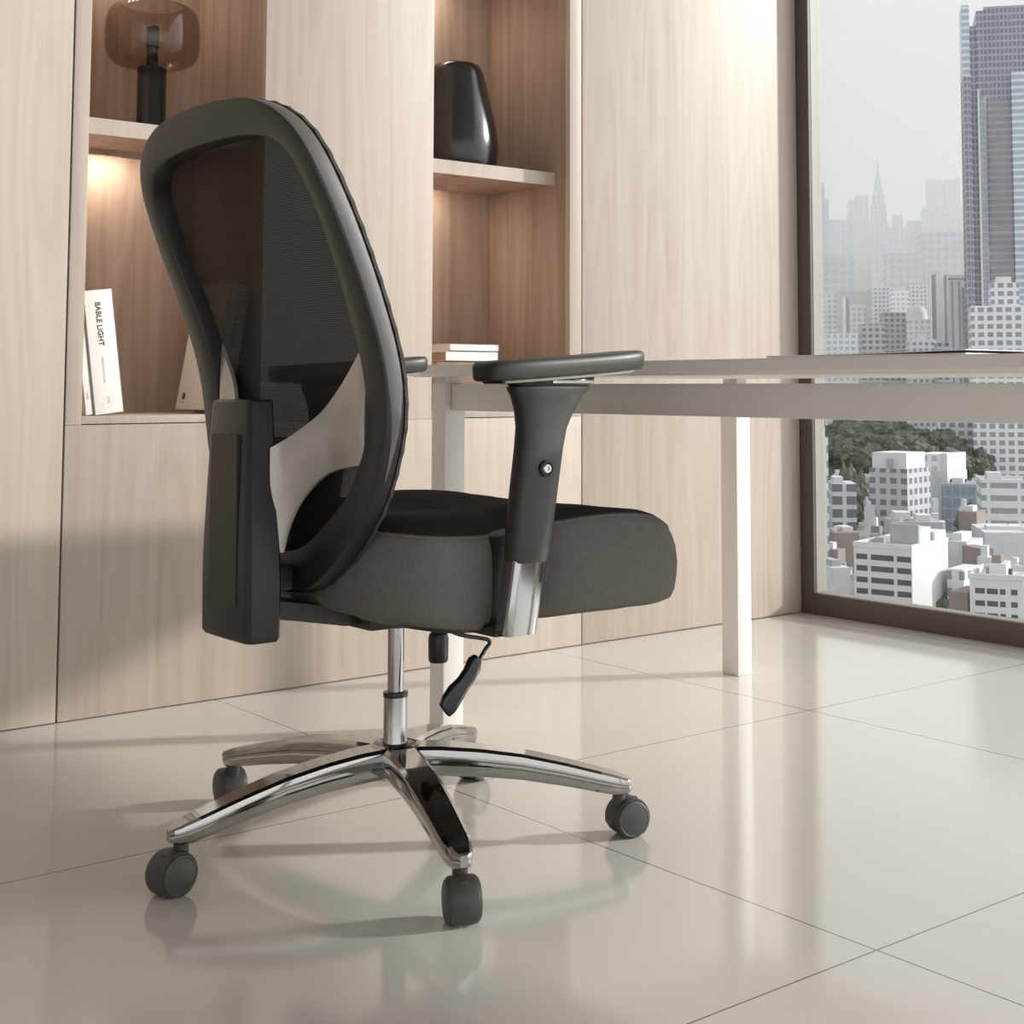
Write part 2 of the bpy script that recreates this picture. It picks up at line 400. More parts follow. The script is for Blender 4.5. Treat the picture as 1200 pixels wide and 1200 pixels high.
# ------------------------------------------------------------------ things in the niches
lm = thing('table_lamp', 'table lamp with smoked glass drum shade and black pillar base in the left niche', 'lamp', (1.368, 3.26, 1.2915))
MB().lathe([(0, 0), (.036, 0), (.036, .003), (.034, .006), (.034, .160), (.032, .164), (0, .164)], 40).obj('lamp_base', M['blackgloss'], lm)
MB().lathe([(0, .16), (.0135, .164), (.0135, .196), (.0115, .2), (0, .2)], 24).obj('lamp_neck', M['blackgloss'], lm)
sk = MB().lathe([(0, .2), (.0115, .2), (.0115, .214), (.0155, .216), (.0155, .262), (.013, .266), (0, .266)], 24).obj('bulb_socket', noisy(pbr('socket_metal', (.10, .11, .12), .3, .6), (9, 9, 9), (.09, .10, .11), (.11, .12, .13)), lm)
prof = [(.017, .166), (.06, .167), (.085, .173), (.101, .187), (.1085, .208), (.110, .24), (.1095, .265), (.106, .288), (.097, .304), (.082, .313), (.07, .315)]
prof = [(q.x, q.y) for q in catmull([(a, b, 0) for a, b in prof], 4)]
inner = [(max(r - .003, .014), z + (.0015 if z < .2 else -.0005)) for r, z in reversed(prof)]
MB().lathe(prof + inner + [prof[0]], 56).obj('lamp_shade', M['smoke'], lm, sharp=50)

vs = catmull([(0, 0, 0), (.085, 0, 0), (.103, .004, 0), (.112, .018, 0), (.1165, .06, 0), (.112, .11, 0), (.099, .175, 0), (.083, .24, 0), (.074, .275, 0), (.064, .294, 0), (.05, .300, 0), (.043, .297, 0), (.038, .28, 0), (.034, .2, 0), (0, .19, 0)], 5)
v = MB().lathe([(max(q.x, 0), q.y) for q in vs], 56, at=(2.25, 3.262, 1.2915)).obj('vase', M['vase'])
tag(v, 'black glossy tapered vase standing on the shelf of the right niche', 'vase')

def book(name, label, group, w, h, d, cover, pages=M['pages'], cat='book'):
    """spine faces -Y, width along X, height along Z; origin at lower front left corner"""
    t = thing(name, label, cat, (0, 0, 0), group)
    c = MB(); k = .0025
    c.box(0, k, 0, d, 0, h, .0006); c.box(w - k, w, 0, d, 0, h, .0006); c.box(0, w, 0, k * 1.2, 0, h, .0006)
    c.obj('cover', cover, t); MB().box(k, w - k, k, d - .004, .004, h - .004).obj('pages', pages, t, smooth=False)
    return t
def text(body, parent, size, loc, rot, mat, name='spine_text', sx=1.0):
    cu = bpy.data.curves.new(name, 'FONT'); cu.body = body; cu.size = size; cu.extrude = .0002; cu.offset = .0003 if mat is M['ink'] else 0
    cu.align_x = 'LEFT'; cu.align_y = 'CENTER'
    tmp = bpy.data.objects.new('tmp', cu); COL.objects.link(tmp)
    me = bpy.data.meshes.new_from_object(tmp.evaluated_get(bpy.context.evaluated_depsgraph_get()))
    bpy.data.objects.remove(tmp)
    o = bpy.data.objects.new(name, me); me.materials.clear(); me.materials.append(mat); COL.objects.link(o)
    o.parent = parent; o.location = loc; o.rotation_euler = rot; o.scale = (sx, 1, 1); return o
DOWN = (PI / 2, PI / 2, 0)      # text on a -Y face reading downwards
G1 = 'books leaning in the left niche'
b1 = book('book', 'thick white book with a dark title on its spine, leaning left in the left niche', G1, .066, .272, .19, M['paper'], M['paper'])
b1.location = (1.1885, 3.098, .6355); b1.rotation_euler = (0, -rad(7.2), 0)
text('BABLE LIGHT', b1, .0165, (.030, -.0004, .246), DOWN, M['ink'])
text('reading rooms & places', b1, .006, (.030, -.0004, .125), DOWN, M['inkfaint'], 'small_print')
text('LINE', b1, .008, (.034, -.0004, .038), DOWN, M['inkfaint'], 'small_print')
b2 = book('book', 'thin white book squeezed between the niche side and the thick white book', G1, .0195, .236, .18, M['paper'], M['paper'])
b2.location = (1.1685, 3.101, .6355); b2.rotation_euler = (0, -rad(7.2), 0)
text('notes', b2, .007, (.010, -.0004, .05), DOWN, M['inkfaint'], 'small_print')
def lean_right(b, xr, w, a, y):
    b.rotation_euler = (0, rad(a), 0); b.location = (xr - w * math.cos(rad(a)), y, .6355 + w * math.sin(rad(a)))
b3 = book('book', 'cream book with a dark dot on its cover, leaning right, half behind the chair', G1, .050, .302, .19, M['cream'])
lean_right(b3, 1.507, .050, 9.6, 3.10)
MB().lathe([(0, 0), (.008, 0), (.008, .0005), (0, .0005)], 24, M=Matrix.Translation((-.0001, .155, .032)) @ Matrix.Rotation(-PI / 2, 4, 'Y')).obj('round_mark', M['ink'], b3)
text('open day', b3, .006, (-.0004, .168, .018), (PI / 2, 0, -PI / 2), M['inkfaint'], 'small_print')
text('STILL ROOMS', b3, .016, (.025, -.0004, .25), DOWN, M['ink'])

G2 = 'books stacked flat in the right niche'
def flat(label, z0, th, x0, x1, y0, dep, cover, pages=M['pages'], rz=0.0):
    t = thing('book', label, 'book', (x0, y0, z0), G2, rz)
    c = MB(); k = .0022; w = x1 - x0
    c.box(0, w, 0, dep, 0, k, .0005); c.box(0, w, 0, dep, th - k, th, .0005); c.box(0, w, 0, k, 0, th, .0005)
    c.obj('cover', cover, t); MB().box(.003, w - .003, k, dep - .003, k, th - k).obj('pages', pages, t, smooth=False)
    return t
flat('red brown book at the bottom of the flat stack behind the desk edge', .6355, .062, 2.10, 2.305, 3.135, .21, M['redbrown'])
flat('red brown book under the white books of the flat stack', .698, .066, 2.11, 2.30, 3.142, .21, M['redbrown'])
flat('white book with tan page edges, second from the top of the flat stack', .7645, .0265, 2.137, 2.306, 3.14, .20, M['paper'])
flat('topmost white book of the flat stack in the right niche', .7915, .0195, 2.152, 2.311, 3.143, .20, M['paper'], M['paper'])

# ------------------------------------------------------------------ the office chair (local: x forward, y to the sitter's left)
ch = thing('office_chair', 'black netting back office chair with chrome star base and padded arms', 'office chair', (1.2286, 1.937, 0))

# --- star base
hub = MB().lathe([(0, .098), (.034, .098), (.046, .108), (.048, .125), (.046, .140), (.040, .1475), (.033, .149), (.033, .144), (0, .144)], 40)
hub.obj('base_hub', M['chrome'], ch)
MB().lathe([(.0335, .1455), (.0335, .1475), (.019, .149), (.019, .1455), (.0335, .1455)], 32).obj('hub_cap', M['blackgloss'], ch)
def leg_vf(ang):
    rings = []
    for k in range(19):
        t = k / 18; r = .036 + t * (.356 - .036)
        w = interp(t, (0, .15, .5, .9, 1), (.030, .0275, .0255, .022, .0195))
        h = interp(t, (0, .2, .6, 1), (.044, .043, .037, .029))
        zt = interp(t, (0, .1, .3, .5, .7, .85, 1), (.147, .1465, .1415, .1325, .1185, .106, .0935))
        if t > .97: w *= .8; zt -= .002; h *= .85
        s = [(.70, 0), (.93, -.10), (1.0, -.26), (1.0, -.40), (.90, -.46), (.90, -.56), (.96, -.62), (.93, -.85), (.80, -1.0)]
        sec = [(a * w, b * h) for a, b in s]; sec += [(-a * w, b * h) for a, b in reversed(s)]
        rings.append([(r, y, zt + z) for y, z in sec])
    # rounded nose
    for q, (dw, dr) in enumerate(((.62, .007), (.3, .0115))):
        rings.append([(rings[18][0][0] + dr, y * dw / (.8) , zt + (z - zt) * (.82 - .2 * q) - .0025 - .003 * q) for (_, y, z) in rings[18]])
    V, F = loftvf(rings); R = Matrix.Rotation(ang, 4, 'Z')
    return [R @ v for v in V], F
def view_axis(a):
    """horizontal axis turned a degrees from facing the camera towards its right"""
    R = Vector((math.cos(HEAD), -math.sin(HEAD), 0)); Fh = Vector((math.sin(HEAD), math.cos(HEAD), 0))
    return -Fh * math.cos(rad(a)) + R * math.sin(rad(a))
legs = [(180, 52, -1), (-108, -74, 1), (-36, 28, 1), (36, 60, 1), (108, -58, -1)]
WR = .0285; K = WR / .031
for ang, va, sg in legs:
    a = rad(ang)
    MB().add(*leg_vf(a)).obj('base_leg', M['chrome'], ch, sharp=24)
    ax = view_axis(va); tr = Vector((0, 0, 1)).cross(ax) * sg       # trailing direction
    stem = Vector((.336 * math.cos(a), .336 * math.sin(a), 0)); ctr = stem + tr * .015 + Vector((.012 * math.cos(a), .012 * math.sin(a), WR))
    Mx = Matrix((( tr.x, ax.x, 0, ctr.x), (tr.y, ax.y, 0, ctr.y), (0, 0, 1, ctr.z), (0, 0, 0, 1))) @ Matrix.Scale(K, 4)   # local: x trailing, y axle, z up
    hd = MB()
    A0, A1, n = -52, 196, 30
    for half in (0,):
        o_ = []; i_ = []
        for k in range(n + 1):
            t = rad(A0 + (A1 - A0) * k / n)
            o_.append((math.cos(t), math.sin(t)))
        ringsv = []
        for c_, s_ in o_:
            ringsv.append([(c_ * .0325, -.0205, s_ * .0325), (c_ * .0340, -.017, s_ * .0340), (c_ * .0340, .017, s_ * .0340), (c_ * .0325, .0205, s_ * .0325), (c_ * .0312, .0205, s_ * .0312), (c_ * .0312, -.0205, s_ * .0312)])
        hd.add(*loftvf(ringsv))
    hd.box(-.014, .018, -.006, .006, -.012, .032, .003)
    hd.lathe([(0, .02), (.0115, .02), (.0115, .044), (0, .044)], 20, at=(-.016, 0, 0))
    hd.lathe([(0, .04), (.0065, .04), (.0065, .064), (0, .064)], 16, at=(-.016, 0, 0))
    hd.xf(Mx)
    c = hd.obj('caster', M['wheel'], ch)
    for sd in (-1, 1):
        pr = [(0, .0045), (.026, .0045), (.031, .0065), (.031, .0205), (.0295, .0235), (.0265, .0248), (.0255, .0243), (.02, .0256), (0, .0265)]
        RM = Matrix.Rotation(-sd * PI / 2, 4, 'X')
        MB().lathe(pr, 36, M=Mx @ RM).obj('wheel', M['wheel'], c)

# --- gas lift
MB().lathe([(0, .142), (.0195, .142), (.0195, .152), (.0185, .156), (.0185, .221), (0, .221)], 36).obj('column_sleeve', M['chrome'], ch)
MB().lathe([(.0122, .219), (.0192, .219), (.0195, .222), (.0192, .2265), (.0122, .2275)], 36).obj('column_collar', M['blackgloss'], ch)
MB().lathe([(0, .21), (.0128, .21), (.0128, .352), (0, .352)], 32).obj('gas_piston', M['chrome'], ch)

# --- tilt mechanism under the seat
tm = MB(); tm.box(-.10, .14, -.085, .085, .338, .372, .008); tm.lathe([(0, .326), (.022, .326), (.026, .332), (.026, .345), (0, .345)], 28)
tm.add(*loftvf([sup(x, 0, .0001, 0, 0) if False else [(x, -w, z0), (x, w, z0), (x, w, z1), (x, -w, z1)] for x, w, z0, z1 in ((-.272, .045, .372, .398), (-.20, .045, .360, .386), (-.12, .05, .345, .372), (-.08, .05, .345, .372))]))
tm.obj('tilt_mechanism', M['plastic'], ch)
tk = MB().lathe([(0, .2605), (.0135, .2605), (.0158, .264), (.0162, .298), (.0145, .305), (.0112, .307), (.0108, .34), (0, .34)], 32, at=(.0825, .005, 0))
tk.obj('tension_knob', M['plastic'], ch)
lv = MB().tube(catmull([(-.01, -.07, .352), (.015, -.09, .338), (.05, -.10, .321), (.088, -.10, .3115), (.104, -.10, .307), (.107, -.10, .301), (.099, -.10, .293), (.082, -.10, .272)], 5), .0032, 10)
lvo = lv.obj('height_lever', M['blackgloss'], ch)
pd = []
for (x, z, w, t) in ((.084, .281, .008, .007), (.078, .273, .0135, .0085), (.069, .259, .0125, .008), (.057, .246, .0125, .0075), (.043, .233, .016, .008), (.031, .219, .0165, .0075), (.024, .211, .013, .006)):
    d = Vector((-.8, 0, -.62)).normalized(); s = Vector((d.z, 0, -d.x))
    pd.append([Vector((x, -.10, z)) + s * (w * math.copysign(abs(math.cos(q)) ** .6, math.cos(q))) + Vector((0, 1, 0)) * (t * math.copysign(abs(math.sin(q)) ** .6, math.sin(q))) for q in [2 * PI * j / 20 for j in range(20)]])
MB().add(*loftvf(pd)).obj('lever_paddle', M['blackgloss'], lvo)

# --- seat cushion
half = [(-.165, 0), (-.165, .07), (-.164, .13), (-.156, .19), (-.133, .24), (-.10, .266), (-.05, .267), (-.018, .262), (.006, .246), (.022, .229), (.055, .224), (.082, .234), (.115, .255), (.16, .266), (.25, .269), (.33, .260), (.386, .224), (.416, .155), (.427, .075), (.429, 0)]
full = half + [(x, -y) for x, y in reversed(half[1:-1])]
NS = 144
out = resample(catmull([(x, y, 0) for x, y in full], 8, True), NS)
ZTx = (-.17, -.10, -.03, .04, .10, .16, .22, .28, .32, .355, .39, .42); ZTv = (.496, .490, .486, .487, .496, .503, .505, .502, .494, .480, .462, .444)
ZBx = (-.17, -.10, -.02, .04, .10, .20, .30, .36, .42); ZBv = (.374, .364, .352, .352, .359, .361, .358, .357, .360)
def zt(x): return smoothi(x, ZTx, ZTv, .03)
def zb(x): return smoothi(x, ZBx, ZBv, .03)
def ring(s, f):
    r = []
    for q in out:
        x = .115 + (q.x - .115) * s; y = q.y * s
        r.append(Vector((x, y, f(x, y))))
    return r
def prof_at(a):   # blend bottom -> top
    return lambda x, y: zb(x) + (zt(x) - zb(x)) * a
hump = lambda x: interp(x, (-.05, .08, .16, .26, .4), (1.0, 1.0, .62, .22, .1))
crown = lambda k: (lambda x, y: zt(x) + k * hump(x) - .010 * max(0, 1 - abs(y) / .17) * hump(x))
rings = [ring(.3, lambda x, y: zb(x) + .006), ring(.86, lambda x, y: zb(x) + .004), ring(.945, lambda x, y: zb(x) + .001), ring(.98, prof_at(.05)), ring(.996, prof_at(.16)), ring(1.006, prof_at(.36)), ring(1.010, prof_at(.56)), ring(1.002, prof_at(.78)), ring(.985, prof_at(.92)), ring(.972, prof_at(.975)), ring(.964, prof_at(.985)),
         ring(.956, lambda x, y: zt(x) + .002), ring(.938, lambda x, y: zt(x) + .010 * (.35 + .65 * hump(x))), ring(.90, lambda x, y: zt(x) + .019 * (.2 + .8 * hump(x))), ring(.82, lambda x, y: zt(x) + .025 * hump(x)), ring(.66, crown(.026)), ring(.42, crown(.026)), ring(.18, crown(.024))]
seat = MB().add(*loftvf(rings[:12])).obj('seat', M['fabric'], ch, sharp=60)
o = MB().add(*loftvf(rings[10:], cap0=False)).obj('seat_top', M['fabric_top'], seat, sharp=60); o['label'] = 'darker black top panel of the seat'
MB().tube([q + Vector((0, 0, .0005)) for q in ring(.966, prof_at(.985))], .0022, 8, True).obj('seat_piping', M['fabric'], seat)
MB().add(*loftvf([ring(.60, lambda x, y: zb(x) - .012), ring(.80, lambda x, y: zb(x) - .008), ring(.86, lambda x, y: zb(x) + .006)])).obj('seat_pan', M['plastic'], ch, sharp=50)

# --- back frame
BZ = (.38, .55, .64, .70, .76, .84, .92, 1.0, 1.06, 1.12); BX = (-.200, -.196, -.195, -.200, -.215, -.245, -.279, -.314, -.337, -.357)
def bx(z): return smoothi(z, BZ, BX, .03)
def thk(z): return interp(z, (.4, .6, .8, 1.1), (.030, .028, .031, .034))
oh = [(0, 1.104), (.08, 1.101), (.15, 1.092), (.21, 1.070), (.25, 1.038), (.272, .995), (.2835, .93), (.2865, .86), (.2865, .78), (.2855, .71), (.279, .645), (.262, .589), (.232, .533), (.185, .480), (.13, .437), (.07, .407), (0, .397)]
ih = [(0, 1.051), (.08, 1.049), (.14, 1.044), (.185, 1.034), (.212, 1.018), (.228, .994), (.236, .96), (.2395, .92), (.236, .86), (.230, .78), (.2295, .70), (.223, .63), (.206, .588), (.175, .546), (.128, .510), (.08, .479), (.04, .463), (0, .457)]
def loop(h, n):
    f = h + [(-y, z) for y, z in reversed(h[1:-1])]
    return resample(catmull([(y, z, 0) for y, z in f], 8, True), n)
NB_ = 192
OL = loop(oh, NB_); IL = loop(ih, NB_)
def bring(a, dx, inset=0.0, frac=0.0):
    r = []
    for i in range(NB_):
        o_ = OL[i]; i_ = IL[i]; q = o_.lerp(i_, frac)
        d = (o_ - i_).normalized(); q = q - d * inset
        r.append(Vector((bx(q.y) + dx * thk(q.y), q.x, q.y)))
    return r
sec = [bring(0, 1.0, .003), bring(0, .92, 0), bring(0, .12, 0), bring(0, .03, .0015), bring(0, 0, .005), bring(0, -.03, 0, .5), bring(0, 0, -.003, 1), bring(0, .04, -.001, 1), bring(0, .12, 0, 1), bring(0, .9, 0, 1), bring(0, 1.0, -.004, 1)]
bfr = MB().add(*loftvf(sec, wrap=True)).obj('back_frame', M['plastic'], ch, sharp=32)
M['sheenband'] = noisy(pbr('painted_sheen_grey', (.105, .098, .09), .52, spec=.5), (500, 500, 500), (.10, .093, .085), (.11, .103, .095), bump=.04, dist=.0003)  # lighter grey stands in for the reflected sheen on the frame's outer side
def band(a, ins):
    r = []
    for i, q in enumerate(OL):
        f = min(1, max(.02, (q.y - .56) / .14)); d = (OL[i] - IL[i]).normalized(); p_ = q - d * ins  # band narrows low down, where the painted sheen fades out
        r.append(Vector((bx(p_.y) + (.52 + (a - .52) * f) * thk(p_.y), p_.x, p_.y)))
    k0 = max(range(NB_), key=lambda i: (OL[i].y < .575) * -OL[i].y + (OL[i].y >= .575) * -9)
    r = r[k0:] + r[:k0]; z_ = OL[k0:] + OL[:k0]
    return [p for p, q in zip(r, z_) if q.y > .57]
o = MB().add(*loftvf([band(.90, -.0002), band(.86, -.0009), band(.20, -.0009), band(.14, -.0002)], closed=False, cap0=False, cap1=False)).obj('side_sheen_band', M['sheenband'], bfr); o['label'] = 'grey band of painted sheen along the outer side of the frame'
# netting: tensioned surface, its wrapped toothed edge shows beyond the frame
def nring(s):
    r = []
    for i in range(NB_):
        q = IL[i].lerp(OL[i], .25); y = q.x * s; z = .76 + (q.y - .76) * s
        r.append(Vector((bx(z) + thk(z) * .93 - .014 * (1 - s ** 2), y, z)))
    return r
nm = MB().add(*loftvf([nring(s) for s in (1, .93, .82, .7, .56, .42, .28, .14, .03)], cap0=False)).obj('back_netting', M['net'], ch, sharp=80)
ed = []
for k, (e, dx) in enumerate(((-.004, 1.0), (.0008, 1.0), (.0012, 1.16), (-.003, 1.2))):
    r = []
    for i, q in enumerate(bring(0, dx, -e)):
        tooth = (.0016 if (i % 3 == 0) else 0) if k in (1, 2) else 0
        d = (OL[i] - IL[i]).normalized(); r.append(q + Vector((0, d.x, d.y)) * tooth)
    ed.append(r)
MB().add(*loftvf(ed, wrap=True)).obj('netting_edge', M['ink'], nm, smooth=False)

# --- lumbar wings
def wing(sg):
    U = [(-.190, -.232, .775), (-.195, -.216, .756), (-.2, -.168, .703), (-.212, -.136, .665), (-.228, -.106, .640), (-.244, -.082, .622), (-.258, -.070, .612)]
    Lo = [(-.190, -.216, .588), (-.195, -.204, .590), (-.2, -.138, .578), (-.210, -.103, .556), (-.222, -.083, .528), (-.232, -.074, .497), (-.240, -.071, .463)]
    U = catmull(U, 5); Lo = catmull(Lo, 5); rows = []
    for a, b in zip(U, Lo):
        row = []
        for j in range(13):
            t = j / 12; q = a.lerp(b, t)
            row.append(Vector((q.x - .006 * math.sin(PI * t), q.y * (-sg) if sg > 0 else q.y, q.z)))
        rows.append(row)
    n = 13
    fr = rows; bk = [[q + Vector((.006, 0, 0)) for q in r] for r in rows]
    rings = [r + list(reversed(k)) for r, k in zip(fr, bk)]
    return loftvf(rings)
MB().add(*wing(-1)).obj('lumbar_wing', M['wing'], ch, sharp=50)
MB().add(*wing(1)).obj('lumbar_wing', M['wing'], ch, sharp=50)

# --- spine cover behind the back
sp = []
for z, hw, xr, xf in ((.338, .068, -.282, -.245), (.3395, .074, -.289, -.241), (.345, .0765, -.292, -.239), (.42, .0765, -.293, -.238), (.46, .076, -.293, -.240), (.52, .0725, -.292, -.243), (.60, .068, -.290, -.246), (.67, .0645, -.288, -.249), (.677, .0635, -.286, -.249), (.680, .060, -.282, -.25)):
    b = .005
    sp.append([(xr + b * .4, -hw + b, z), (xr, -hw + 2.4 * b, z), (xr - .0015, 0, z), (xr, hw - 2.4 * b, z), (xr + b * .4, hw - b, z), (xr + b * 1.4, hw, z), (xf - b, hw, z), (xf, hw - b, z), (xf, -hw + b, z), (xf - b, -hw, z), (xr + b * 1.4, -hw, z)])
spo = MB().add(*loftvf(sp)).obj('spine_cover', M['plastic'], ch, sharp=30)
ip = []
for z, hw in ((.388, .042), (.390, .0445), (.50, .0435), (.60, .041), (.628, .040), (.630, .038)):
    ip.append([(-.2951, -hw, z), (-.2958, 0, z), (-.2951, hw, z), (-.288, hw, z), (-.288, -hw, z)])
MB().add(*loftvf(ip)).obj('inset_panel', M['inset'], spo, sharp=30)
MB().box(-.255, -.206, -.05, .05, .405, .44, .006).box(-.262, -.214, -.060, .060, .47, .625, .008).obj('back_bracket', M['plastic'], ch)

# --- armrests
def arm(sg):
    yc = .300 * sg
    S_ = []
    for z, cx, hx, hy in ((.452, .0250, .0315, .0225), (.456, .0252, .0325, .0235), (.50, .0305, .0350, .0245), (.56, .0390, .0365, .0245), (.61, .0465, .0375, .024), (.64, .0515, .0400, .024), (.665, .0570, .0490, .0245), (.685, .0625, .0610, .026), (.6955, .065, .0705, .0275), (.699, .0655, .0700, .027)):
        S_.append(sup(cx, yc, hx, hy, z, 36, 2.7))
    sl = MB().add(*loftvf(S_)).obj('arm_sleeve', M['plastic_soft'], ch, sharp=50)
    # height button
    bz = .583; bxx = .0405; by = yc - .0245
    BMx = Matrix.Translation((bxx, by, bz)) @ Matrix.Rotation(PI / 2, 4, 'X')
    MB().lathe([(0, -.006), (.0118, -.006), (.0118, .0035), (.0105, .005), (.0085, .005), (.008, .003), (0, .003)], 28, M=BMx).obj('button_ring', M['plastic'], sl)
    MB().lathe([(0, 0), (.0072, 0), (.0072, .0042), (.006, .0056), (.003, .0056), (.0025, .004), (0, .004)], 24, M=BMx).obj('height_button', M['steel'], sl)
    # chrome upright and the bar under the seat
    U = [sup(cx, yc, hx, .0175, z, 36, 4.5) for z, cx, hx in ((.3525, .0065, .0265), (.355, .0065, .0285), (.40, .0135, .0290), (.455, .0235, .0300), (.47, .026, .029))]
    up = MB().add(*loftvf(U))
    up.obj('arm_upright', M['chrome'], ch, sharp=40)
    MB().add(*loftvf([sup(.0485 - (.455 - z) * .2, yc - .009 * 1, .0075, .0105, z, 20, 4) for z in (.424, .455)])).obj('slot', M['blackgloss'], ch)
    MB().box(-.018, .030, min(yc - sg * .22, yc - sg * .016), max(yc - sg * .22, yc - sg * .016), .3475, .3625, .003).box(-.012, .05, min(sg * .238, sg * .25), max(sg * .238, sg * .25), .352, .484, .003).obj('arm_bar', M['plastic'], ch)
    # slider under the pad
    S2 = [sup(cx, yc, hx, hy, z, 36, 2.6) for z, cx, hx, hy in ((.698, .066, .066, .025), (.702, .067, .072, .0285), (.709, .069, .0745, .030), (.713, .071, .073, .030))]
    MB().add(*loftvf(S2)).obj('pad_slider', M['blackgloss'], ch, sharp=40)
    MB().add(*loftvf([sup(.088, yc - sg * 0 - .0295, .038, .004, z, 24, 2.4) for z in (.7035, .7075)])).obj('pad_latch', M['steel'], ch)
    # pad
    P = []
    def padring(z, hx, hy, n=56):
        r = []
        for q in sup(.0885, yc, hx * .93, hy, z, n, 5.0):
            u = (q.x - .087) / .157
            y = yc + (q.y - yc) * (1 - .10 * u * u) + sg * (-.006 * u)
            r.append(Vector((q.x, y, z + .020 * (q.x - .087) / .314 + .003 * u * u * (1 if u > 0 else 0))))
        return r
    for z, hx, hy in ((.7145, .150, .042), (.7165, .1545, .0450), (.720, .1565, .0465), (.733, .1575, .0470), (.7385, .1565, .0460), (.7415, .153, .043), (.7425, .147, .038), (.7428, .09, .015)):
        P.append(padring(z, hx, hy))
    pd_ = MB().add(*loftvf(P)).obj('arm_pad', M['plastic_soft'], ch, sharp=50)
    MB().add(*loftvf([padring(.7108, .140, .037), padring(.7150, .146, .040)])).obj('pad_plate', M['steel'], pd_)
arm(-1); arm(1)

# ------------------------------------------------------------------ light
sun = bpy.data.lights.new('sun', 'SUN'); sun.energy = 3.75; sun.color = (1.0, .95, .89); sun.angle = rad(3.2)
so = bpy.data.objects.new('sun', sun); COL.objects.link(so)
GLOW = 2.7; BACK_FILL = .55
EL = rad(19.5); hx, hy = -.8665, .4993
so.rotation_euler = Vector((hx * math.cos(EL), hy * math.cos(EL), -math.sin(EL))).to_track_quat('-Z', 'Y').to_euler()
so.location = (20, -11, 9)

w = bpy.data.worlds.new('overcast'); S.world = w; w.use_nodes = True
nt = w.node_tree; bg = nt.nodes['Background']
def WN(t, **k):
    n = nt.nodes.new(t)
    for a, b in k.items(): setattr(n, a, b)
    return n
tc = WN('ShaderNodeTexCoord'); sx = WN('ShaderNodeSeparateXYZ'); rp = WN('ShaderNodeValToRGB')
nt.links.new(tc.outputs['Generated'], sx.inputs[0]); nt.links.new(sx.outputs['Z'], rp.inputs['Fac'])
e = rp.color_ramp.elements; e[0].position = 0; e[0].color = (.86, .86, .872, 1); e[1].position = 1; e[1].color = (1, 1, 1, 1)
k = e.new(.26); k.color = (.87, .87, .88, 1)
# brighter veil of cloud around the sun
dt_ = WN('ShaderNodeVectorMath', operation='DOT_PRODUCT'); dt_.inputs[1].default_value = (-hx * math.cos(EL), -hy * math.cos(EL), math.sin(EL))
nt.links.new(tc.outputs['Generated'], dt_.inputs[0])
mxm = WN('ShaderNodeMath', operation='MAXIMUM'); mxm.inputs[1].default_value = 0; nt.links.new(dt_.outputs['Value'], mxm.inputs[0])
pw = WN('ShaderNodeMath', operation='POWER'); pw.inputs[1].default_value = 9; nt.links.new(mxm.outputs[0], pw.inputs[0])
ml = WN('ShaderNodeMath', operation='MULTIPLY_ADD'); ml.inputs[1].default_value = GLOW; ml.inputs[2].default_value = 0; nt.links.new(pw.outputs[0], ml.inputs[0])
av = WN('ShaderNodeMix', data_type='RGBA', blend_type='ADD'); av.inputs[0].default_value = 1
gc = WN('ShaderNodeCombineColor')
for q in range(3): nt.links.new(ml.outputs[0], gc.inputs[q])
nt.links.new(rp.outputs['Color'], av.inputs[6]); nt.links.new(gc.outputs[0], av.inputs[7])
# added fill: brighter sky lobe behind the open room, away from the window
bk = WN('ShaderNodeVectorMath', operation='DOT_PRODUCT'); bk.inputs[1].default_value = (-.1, -.98, .15); nt.links.new(tc.outputs['Generated'], bk.inputs[0])
bm_ = WN('ShaderNodeMath', operation='MAXIMUM'); bm_.inputs[1].default_value = 0; nt.links.new(bk.outputs['Value'], bm_.inputs[0])
b2_ = WN('ShaderNodeMath', operation='MULTIPLY'); b2_.inputs[1].default_value = BACK_FILL; nt.links.new(bm_.outputs[0], b2_.inputs[0])
gc2 = WN('ShaderNodeCombineColor')
for q in range(3): nt.links.new(b2_.outputs[0], gc2.inputs[q])
av2 = WN('ShaderNodeMix', data_type='RGBA', blend_type='ADD'); av2.inputs[0].default_value = 1
nt.links.new(av.outputs[2], av2.inputs[6]); nt.links.new(gc2.outputs[0], av2.inputs[7])
nt.links.new(av2.outputs[2], bg.inputs['Color']); bg.inputs['Strength'].default_value = 1.0

vsn = S.view_settings
S.display_settings.display_device = 'sRGB'
vsn.view_transform = 'Standard'; vsn.look = 'None'; vsn.exposure = 0.0; vsn.gamma = 1; vsn.use_curve_mapping = False
S.cycles.use_denoising = True
S.cycles.max_bounces = 10; S.cycles.diffuse_bounces = 5; S.cycles.transparent_max_bounces = 16
S.cycles.caustics_reflective = False; S.cycles.caustics_refractive = False
#CITY
HAZE = 1 / 1350
# ------------------------------------------------------------------ the city outside
GZ = -45.0
Rv = Vector((math.cos(HEAD), -math.sin(HEAD), 0)); Fv = Vector((math.sin(HEAD), math.cos(HEAD), 0))
def wp(px, dist): return Rv * ((px - PPX) / F_PX * dist) + Fv * dist
def hz(py, dist): return H - (py - 452.0) / F_PX * dist

